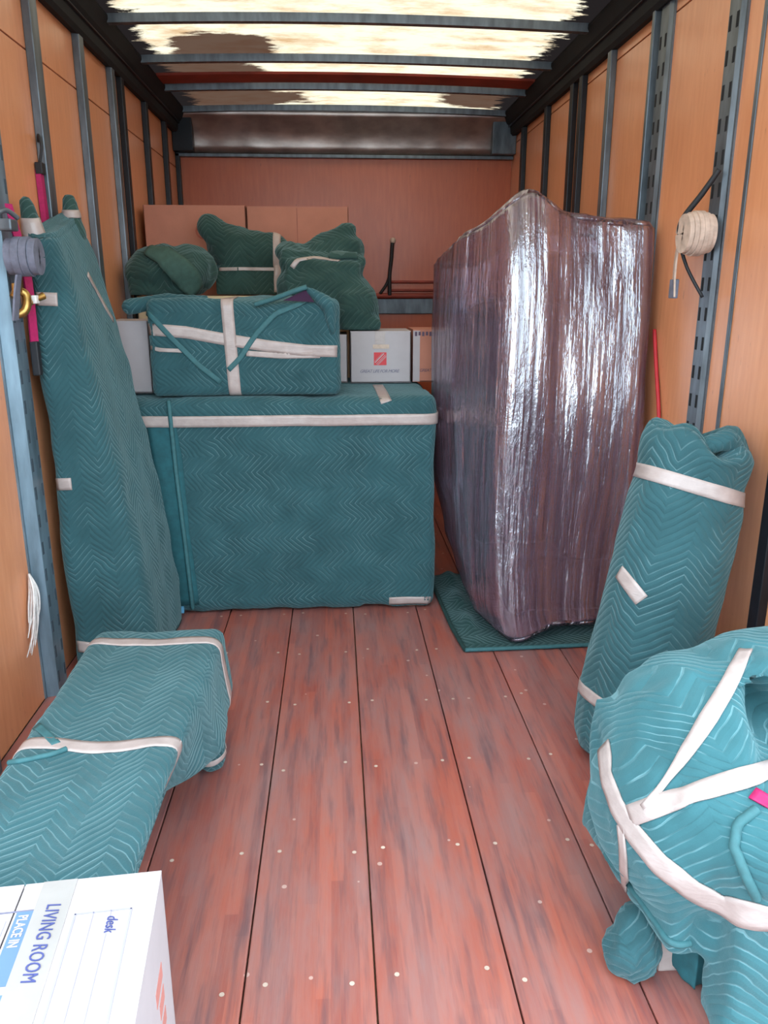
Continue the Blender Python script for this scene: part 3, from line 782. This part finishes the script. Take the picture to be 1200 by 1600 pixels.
# ---- blanketed chair in the right foreground
T = thing('wrapped_chair', 'bulky blanket-wrapped chair crossed with tape in the near right corner', 'chair', (.9, 1.45, 0))
def cpost(v):
    v = v.copy()
    d = math.exp(-(((v[0]-.905)/.065)**2+((v[2]-.575)/.085)**2)) if v[1] < 1.42 else 0
    v[1] += .26*d
    return v
V, F, uv = blob([('b', (.865, 1.47, .33), (.235, .21, .185), 7), ('e', (.86, 1.50, .49), (.245, .26, .17)), ('e', (.75, 1.42, .37), (.20, .24, .20)),
                 ('e', (1.02, 1.52, .585), (.23, .23, .12)), ('b', (.93, 1.20, .20), (.19, .065, .20), -4), ('e', (.92, 1.24, .42), (.24, .15, .12))],
                .016, 9, .022, 4.6, (1, 1, .8), 41, 'xz', cpost)
V[:, 0] = np.minimum(V[:, 0], XR-.02); V[:, 2] = np.maximum(V[:, 2], .002)
mesh_obj('blanket', V, F, quilt('lit quilted blanket', (.040, .135, .155), .03, .17, .6), T, uv, True); b = bvh(V, F)  # same blanket, colour brightened to stand in for daylight near the open end
def seentape(pts, wd, name='tape_strip', mat='tape', step=6, lift=.005):
    L = seen(b, pts, step)
    return ribbon(name, b, L, wd, mat, T, lift) if len(L) > 2 else None
V2, F2, u2 = blob([('e', (.628, 1.355, .06), (.060, .060, .062)), ('e', (.642, 1.375, .095), (.045, .05, .045))], .010, 2, .022, 13, (1, 1, .6), 51)
V2[:, 2] = np.maximum(V2[:, 2], .002)
mesh_obj('wrapped_foot', V2, F2, 'quilt', T, u2, True)
box('leg', .690, .742, 1.345, 1.375, .0, .22, 'tape', T, bev=.006, label='tape-covered chair leg')
V2, F2, u2 = blob([('b', (.745, 1.33, .13), (.018, .045, .12), 12)], .012, 4, .02, 12, (1, 1, .3), 55); V2[:, 2] = np.maximum(V2[:, 2], .002)
mesh_obj('hanging_fold', V2, F2, 'lining', T, u2, True)
L = np.array(loop_on(b, (.86, 1.45, .185), (1, 0, 0), (0, 1, 0), 168, 232, 30, .9))
tube('hem', L, .008, 'bind', T)
seentape([(1166, 1016), (1130, 1085), (1090, 1150), (1060, 1195), (1030, 1235), (1005, 1262)], [.030, .034, .036, .03, .014, .012])
seentape([(985, 1275), (1020, 1262), (1100, 1235), (1199, 1205), (1300, 1178), (1420, 1150)], .042)
seentape([(944, 1165), (948, 1215), (965, 1260), (990, 1300), (1030, 1350), (1080, 1390), (1140, 1420), (1199, 1435), (1300, 1440), (1420, 1425)], [.04, .044, .046, .05, .055, .06, .06, .06, .05], 'tape_band')
seentape([(972, 1290), (975, 1340), (978, 1400), (980, 1425)], .022)
L = np.array(seen(b, [(1180, 1262), (1150, 1285), (1145, 1320), (1165, 1370), (1180, 1400)], 5)) 
if len(L) > 3: L[:, 1] -= .005; tube('binding', L[::2], .010, 'bind', T)
seentape([(1188, 1258), (1199, 1243)], .045, 'fabric_patch', 'magenta', 3)

# ---- chest on the dresser
T = thing('wrapped_chest', 'oblong blanket-wrapped chest on the dresser, bound with crossed tape', 'chest', (-.38, 3.6, 1.005))
def chdef(v):
    x, y, z = v
    if z > 1.3: z += .015*math.sin(x*9+1)*math.sin(y*8)
    return np.array([x, y-.01*math.sin(x*6)*(1 if y < 3.5 else 0), z])
V, F, UV = soft_box(-.79, .02, 3.44, 3.82, 1.008, 1.415, .035, .018, chdef, .009, 4.5, (1, 1, 1), 61, swap=True)
V[:, 2] = np.maximum(V[:, 2], 1.0115)
mesh_obj('blanket', V, F, 'quilt', T, UV, True); b = bvh(V, F)
ribbon('tape_band', b, loop_on(b, (-.445, 3.63, 1.21), (0, 1, 0), (-.04, 0, 1), 60, 268, 100, 1), .052, parent=T)
for pts, wd in (([(227, 514), (290, 519), (350, 530), (420, 541), (480, 548), (533, 549)], .05), ([(229, 541), (250, 547), (285, 548)], .016), ([(385, 552), (440, 556), (500, 555)], .024)):
    ribbon('tape_strip', b, seen(b, pts, 6), wd, parent=T)
for pts in ([(205, 468), (235, 492), (270, 530), (310, 570), (345, 597)], [(357, 578), (375, 560), (398, 525), (430, 490), (462, 478), (480, 470)]):
    ribbon('binding', b, seen(b, pts, 5), .022, 'bind', T, .007)
# turned-up blanket corner with purple lining showing
V = [(-.215, 3.43, 1.412), (-.118, 3.412, 1.455), (-.085, 3.425, 1.405)]
V += [(x, y+.014, z) for x, y, z in V]
mesh_obj('lining_corner', V, [[0, 2, 1], [3, 4, 5], [0, 1, 4, 3], [1, 2, 5, 4], [2, 0, 3, 5]], 'purple', T)
tube('binding', [(-.335, 3.425, 1.395), (-.25, 3.415, 1.42), (-.16, 3.402, 1.452), (-.113, 3.402, 1.466)], .011, 'bind', T)
V2, F2, u2 = blob([('c', (-.108, 3.42, 1.455), (-.02, 3.44, 1.39), .016, .034), ('c', (-.02, 3.44, 1.39), (-.01, 3.44, 1.28), .034, .014)], .010, 4, .004, 14)
mesh_obj('blanket_fold', V2, F2, 'quilt', T, u2, True)
V2, F2, u2 = blob([('c', (-.87, 3.50, 1.385), (-.70, 3.50, 1.415), .034, .03), ('c', (-.7, 3.50, 1.41), (-.55, 3.50, 1.42), .03, .015)], .010, 4, .004, 14)
mesh_obj('blanket_fold', V2, F2, 'quilt', T, u2, True)

# ---- cartons on and behind the dresser
def sbox(name, label, x0, x1, y0, y1, z0, z1, mat, group=None):
    t = thing(name, label, 'box', ((x0+x1)/2, (y0+y1)/2, z0), group); carton(t, x0, x1, y0, y1, z0, z1, mat); return t
ZD = 1.012
def xz(x, y, z): return Matrix.Translation((x, y, z)) @ Matrix.Rotation(math.pi/2, 4, 'X')
sbox('moving_box', 'narrow white box squeezed between the blanketed sofa and the taped chest', -1.0, -.815, 3.56, 3.84, ZD, 1.325, 'white_box')
T = sbox('moving_box', 'white box with a red square logo on the dresser', .075, .372, 3.90, 4.19, ZD, 1.262, 'white_box')
yf = 3.8988
bm = bmesh.new()       # square emblem crossed by white diagonal stencil cuts
lx, lz, ls = .190, 1.098, .062
box('logo', lx, lx+ls, yf-.0006, yf+.001, lz, lz+ls, 'ink_red', T)
for i, (o0, wd) in enumerate(((-.30, .045), (-.12, .10), (.10, .05), (.28, .10), (.46, .04))):
    a = np.array([lx+ls*(.10), lz+ls*(.12-o0*.0)]); V = []
    for sgn in (-1, 1):
        for t in (0.0, 1.0):
            px, pz = .5+(t-.5)*.72+(o0+sgn*wd/2)*.5, .5+(t-.5)*.72-(o0+sgn*wd/2)*.5
            px, pz = min(.97, max(.03, px)), min(.97, max(.03, pz)); V.append((lx+ls*px, yf-.0012, lz+ls*pz))
    mesh_obj('logo_stroke', V, [[0, 1, 3, 2]], 'white_box', T)
text('lettering', 'GREAT LIFE FOR MORE', .0215, 'ink_grey', xz(.120, yf-.0002, 1.062), T, .3, .0004, 0, .86)
box('tape_strip', .195, .245, yf-.001, yf+.001, 1.20, 1.262, 'tape', T); box('tape_strip', .185, .265, yf-.0016, yf, 1.178, 1.198, 'cream_web', T)
T = sbox('moving_box', 'orange-brown box printed on its upper edge beside the plastic-wrapped sofa', .385, .60, 3.93, 4.19, ZD, 1.268, 'kraft')
box('pale_band', .386, .42, 3.9285, 3.9305, ZD+.002, 1.262, 'white_box', T)
for k in range(9): box('print_stroke', .394+.018*k, .406+.018*k, 3.9278, 3.9305, 1.236+.003*(k % 2), 1.257, 'ink_dark', T)
text('lettering', 'GREAT', .0215, 'ink_dark', xz(.418, 3.9295, 1.062), T, .3, .0004, 0, .86)
T = sbox('moving_box', 'white box hidden behind the taped chest, left of the red-logo box', -.24, .06, 3.92, 4.19, ZD, 1.245, 'white_box')
T = sbox('large_carton', 'large carton with a lit, pale top under the green bundles', -1.02, .10, 4.26, 4.66, 0, 1.425, 'kraft_lit')
T = sbox('tall_carton', 'left one of two tall brown cartons at the back', -1.055, -.490, 4.72, 5.12, 0, 1.912, 'kraft')
bm = bmesh.new()
for k in range(20):
    a0, a1 = 2*math.pi*k/20, 2*math.pi*(k+1)/20
    vs = [bm.verts.new((-.73+r*math.cos(a), 4.7185, 1.775+r*math.sin(a))) for a, r in ((a0, .034), (a1, .034), (a1, .044), (a0, .044))]; bm.faces.new(vs)
for dx in (-.017, .0, .017): bmesh.ops.create_cube(bm, size=1, matrix=Matrix.Translation((-.73+dx, 4.719, 1.772)) @ Matrix.Diagonal((.006, .001, .04, 1)))
bm_obj('printed_emblem', bm, simple('faded red print', (.44, .12, .08), .8), T)
T = sbox('tall_carton', 'right one of two tall brown cartons at the back', -.484, .088, 4.72, 5.12, 0, 1.908, 'kraft')
box('tape_seam', -.205, -.20, 4.7185, 4.7202, 1.3, 1.90, simple('carton crease', (.40, .14, .10), .8), T)

# ---- three bundles on top
T = thing('blanket_bundle', 'rounded green blanket bundle at the left wall behind the chest', 'bundle', (-.86, 4.3, 1.43), 'green blanket bundles')
V, F, uv = blob([('e', (-.84, 4.24, 1.545), (.22, .18, .125)), ('e', (-.76, 4.28, 1.555), (.15, .16, .12)), ('b', (-.86, 4.25, 1.50), (.16, .15, .075), 0, -6)], .015, 5, .030, 5, (1, 1, 1), 71)
V[:, 1] = np.clip(V[:, 1], 4.05, 4.44)
V[:, 2] = np.maximum(V[:, 2], 1.431); V[:, 0] = np.maximum(V[:, 0], XL+.02)
mesh_obj('blanket', V, F, 'quilt_green', T, uv, True); b = bvh(V, F)
L = seen(b, [(232, 392), (262, 402), (286, 425), (304, 455)], 4)
if len(L) > 3: ribbon('blanket_flap', b, L, [.07, .12, .13, .10], 'green_plain', T, .022, 7)
T = thing('blanket_bundle', 'green blanket bundle with knotted end and crossed tape on the pale carton', 'bundle', (-.48, 4.5, 1.43), 'green blanket bundles')
V, F, uv = blob([('b', (-.40, 4.56, 1.50), (.25, .085, .07)), ('e', (-.54, 4.55, 1.675), (.15, .10, .115)), ('e', (-.40, 4.55, 1.65), (.17, .10, .115)),
                 ('c', (-.58, 4.54, 1.70), (-.665, 4.52, 1.775), .095, .068), ('e', (-.22, 4.55, 1.60), (.10, .09, .09))], .015, 4, .022, 5, (1, 1, 1), 81)
V[:, 0] = np.where((V[:, 0] < -.64) & (V[:, 2] < 1.6), -.64+(V[:, 0]+.64)*.1, V[:, 0])
V[:, 1] = np.maximum(V[:, 1], 4.455)
V[:, 2] = np.maximum(V[:, 2], 1.431); V[:, 1] = np.minimum(V[:, 1], 4.66)
mesh_obj('blanket', V, F, 'quilt_green', T, uv, True); b = bvh(V, F)
ribbon('tape_band', b, loop_on(b, (-.305, 4.5, 1.56), (0, 1, 0), (0, 0, 1), 40, 255, 60, .8), .045, parent=T)
ribbon('tape_strip', b, seen(b, [(332, 421), (380, 420), (445, 421)], 5), .018, parent=T)
T = thing('blanket_bundle', 'slumped green blanket bundle hanging over the red-logo box', 'bundle', (-.05, 4.15, 1.25), 'green blanket bundles')
V, F, uv = blob([('b', (-.055, 4.09, 1.43), (.175, .12, .16), 0, 3), ('e', (-.06, 4.08, 1.45), (.225, .16, .17)), ('e', (.09, 4.04, 1.37), (.125, .15, .15)), ('b', (.13, 3.99, 1.29), (.085, .08, .035), 0, 10),
                 ('b', (-.05, 4.12, 1.585), (.20, .10, .045), 0, 4), ('c', (-.06, 4.16, 1.63), (.065, 4.15, 1.725), .09, .055), ('e', (.05, 4.14, 1.64), (.11, .09, .09)), ('e', (-.21, 4.15, 1.635), (.09, .10, .05))], .015, 4, .026, 5, (1, 1, 1), 91, 'zx')
V[:, 2] = np.where((V[:, 2] < 1.268), 1.268-(1.268-V[:, 2])*.05, V[:, 2]); V[:, 1] = np.minimum(V[:, 1], 4.255)
mesh_obj('blanket', V, F, 'quilt_green', T, uv, True); b = bvh(V, F)
ribbon('tape_strip', b, seen(b, [(456, 418), (466, 405), (490, 403), (530, 408)], 4), .024, parent=T)
ribbon('blanket_hem', b, seen(b, [(515, 400), (535, 398), (558, 400)], 4), .05, 'quilt_green', T, .012)

# ---- cable hook on the bulkhead
T = thing('hanging_cable', 'black cable hanging from a pale hook on the back wall', 'cable', (.43, YB-.02, 1.40))
tube('cable', [(.432, YB-.03, 1.79), (.425, YB-.026, 1.68), (.412, YB-.03, 1.56), (.412, YB-.045, 1.42)], .014, 'black', T)
tube('cable', [(.412, YB-.03, 1.56), (.39, YB-.03, 1.50), (.34, YB-.04, 1.43)], .011, 'black', T)
bm = bmesh.new(); bmesh.ops.create_uvsphere(bm, u_segments=12, v_segments=8, radius=.022, matrix=Matrix.Translation((.436, YB-.022, 1.805)))
bm_obj('hook', bm, 'cream_web', T, True)

# ---- coiled strap on the right track
T = thing('coiled_strap', 'coiled cream webbing strap hung on the right wall track', 'strap', (1.25, 2.72, 1.63))
for k in range(6):       # flat turns stacked out from the wall
    xx = 1.252-.0155*k; rr = .044-.005*abs(k-2.5)
    pts = [(xx, 2.70+rr*.85*math.cos(t), 1.635+rr*math.sin(t)) for t in np.linspace(0, 2*math.pi, 28)]
    strip('coil_turn', pts, .0145, (1, 0, 0), 'cream_web', T, .062, 44)
strip('loose_end', [(1.20, 2.775, 1.66), (1.19, 2.785, 1.58), (1.195, 2.80, 1.50), (1.2, 2.80, 1.43)], .05, (.3, 1, 0), 'cream_web', T, .006)
box('buckle', 1.19, 1.207, 2.78, 2.825, 1.425, 1.49, 'grey_web', T, bev=.004)
tube('hanger_cord', [(1.255, 2.67, 1.83), (1.22, 2.70, 1.76), (1.178, 2.74, 1.68), (1.178, 2.745, 1.62), (1.21, 2.74, 1.53), (1.258, 2.70, 1.43)], [.009, .010, .010, .007, .006, .006], 'black', T)
T = thing('red_rope', 'thin red rope hanging down the right wall behind the wrapped roll', 'rope', (1.27, 3.0, .2))
tube('rope_strand', [(1.288, 3.16, 1.30), (1.286, 3.10, 1.15), (1.284, 3.03, .98), (1.284, 2.99, .80), (1.286, 2.99, .3)], .008, 'red_cord', T)

# ---- straps on the left wall
T = thing('red_strap', 'magenta strap with black loop hanging beside the left wall post', 'strap', (XL+.03, 3.18, 1.6))
strip('webbing', [(XL+.012, 3.19, 1.88), (XL+.014, 3.19, 1.75), (XL+.016, 3.19, 1.6), (XL+.016, 3.19, 1.4)], .03, (0, 1, 0), 'magenta', T, .02)
tube('loop', [(XL+.016, 3.185, 1.89), (XL+.03, 3.19, 1.96), (XL+.02, 3.2, 2.0), (XL+.012, 3.215, 1.98)], .005, 'black', T)
box('clip', XL+.004, XL+.03, 3.172, 3.208, 1.865, 1.905, 'black', T, bev=.003)
T = thing('load_strap', 'magenta strap with black end hung from the left slotted track', 'strap', (XL+.06, 2.8, 1.3))
strip('webbing', [(XL+.050, 2.75, 1.72), (XL+.060, 2.775, 1.62), (XL+.072, 2.785, 1.50), (XL+.072, 2.785, 1.38), (XL+.068, 2.79, 1.28)], .028, (.6, .8, 0), 'magenta', T, .008)
box('end_fitting', XL+.055, XL+.082, 2.775, 2.803, 1.17, 1.285, 'black', T, bev=.005)
T = thing('webbing_coil', 'grey rolled webbing hung on the left slotted track', 'strap', (XL+.08, 2.68, 1.56))
for k in range(4):
    xx = XL+.075+.024*k; rr = .036-.005*abs(k-1.5); pts = [(xx, 2.675+rr*.8*math.cos(t), 1.555+rr*math.sin(t)) for t in np.linspace(0, 2*math.pi, 28)]
    strip('coil_turn', pts, .0225, (1, 0, 0), 'grey_web', T, .055, 44)
strip('tail', [(XL+.10, 2.64, 1.50), (XL+.09, 2.63, 1.44), (XL+.08, 2.62, 1.36)], .04, (0, 1, 0), 'grey_web', T, .006)
box('ratchet_buckle', XL+.06, XL+.105, 2.615, 2.675, 1.63, 1.665, 'steel', T, bev=.006)
tube('buckle_bar', [(XL+.062, 2.61, 1.675), (XL+.085, 2.64, 1.69), (XL+.105, 2.675, 1.67)], .008, 'steel', T)
T = thing('brass_hook', 'brass swivel hook clipped at the top of the blue-grey track', 'hook', (XL+.075, 2.68, 1.42))
tube('hook_body', [(XL+.064, 2.66, 1.375), (XL+.09, 2.67, 1.385), (XL+.10, 2.68, 1.41), (XL+.095, 2.69, 1.44), (XL+.075, 2.68, 1.45), (XL+.066, 2.665, 1.43)], .014, 'brass', T)
box('swivel', XL+.066, XL+.092, 2.655, 2.685, 1.445, 1.475, 'brass', T, bev=.005)
tube('shank', [(XL+.095, 2.70, 1.41), (XL+.115, 2.73, 1.425), (XL+.13, 2.75, 1.435)], [.011, .010, .013], 'brass', T)
box('clasp', XL+.105, XL+.122, 2.705, 2.735, 1.410, 1.437, 'frost', T, bev=.004)
T = thing('frayed_rope', 'frayed white rope end hanging low on the left wall by the track', 'rope', (XL+.02, 2.6, .3))
for k in range(16):
    dy = random.uniform(-.04, .04); l = random.uniform(.16, .28)
    tube('strand', [(XL+.012, 2.635, .50), (XL+.012+.0015*k, 2.62+dy*.5, .44), (XL+.010+.0015*k, 2.60+dy, .50-l*.7), (XL+.014, 2.575+dy*1.3, .50-l)], [.004, .004, .003, .0015], 'frost', T, 5)
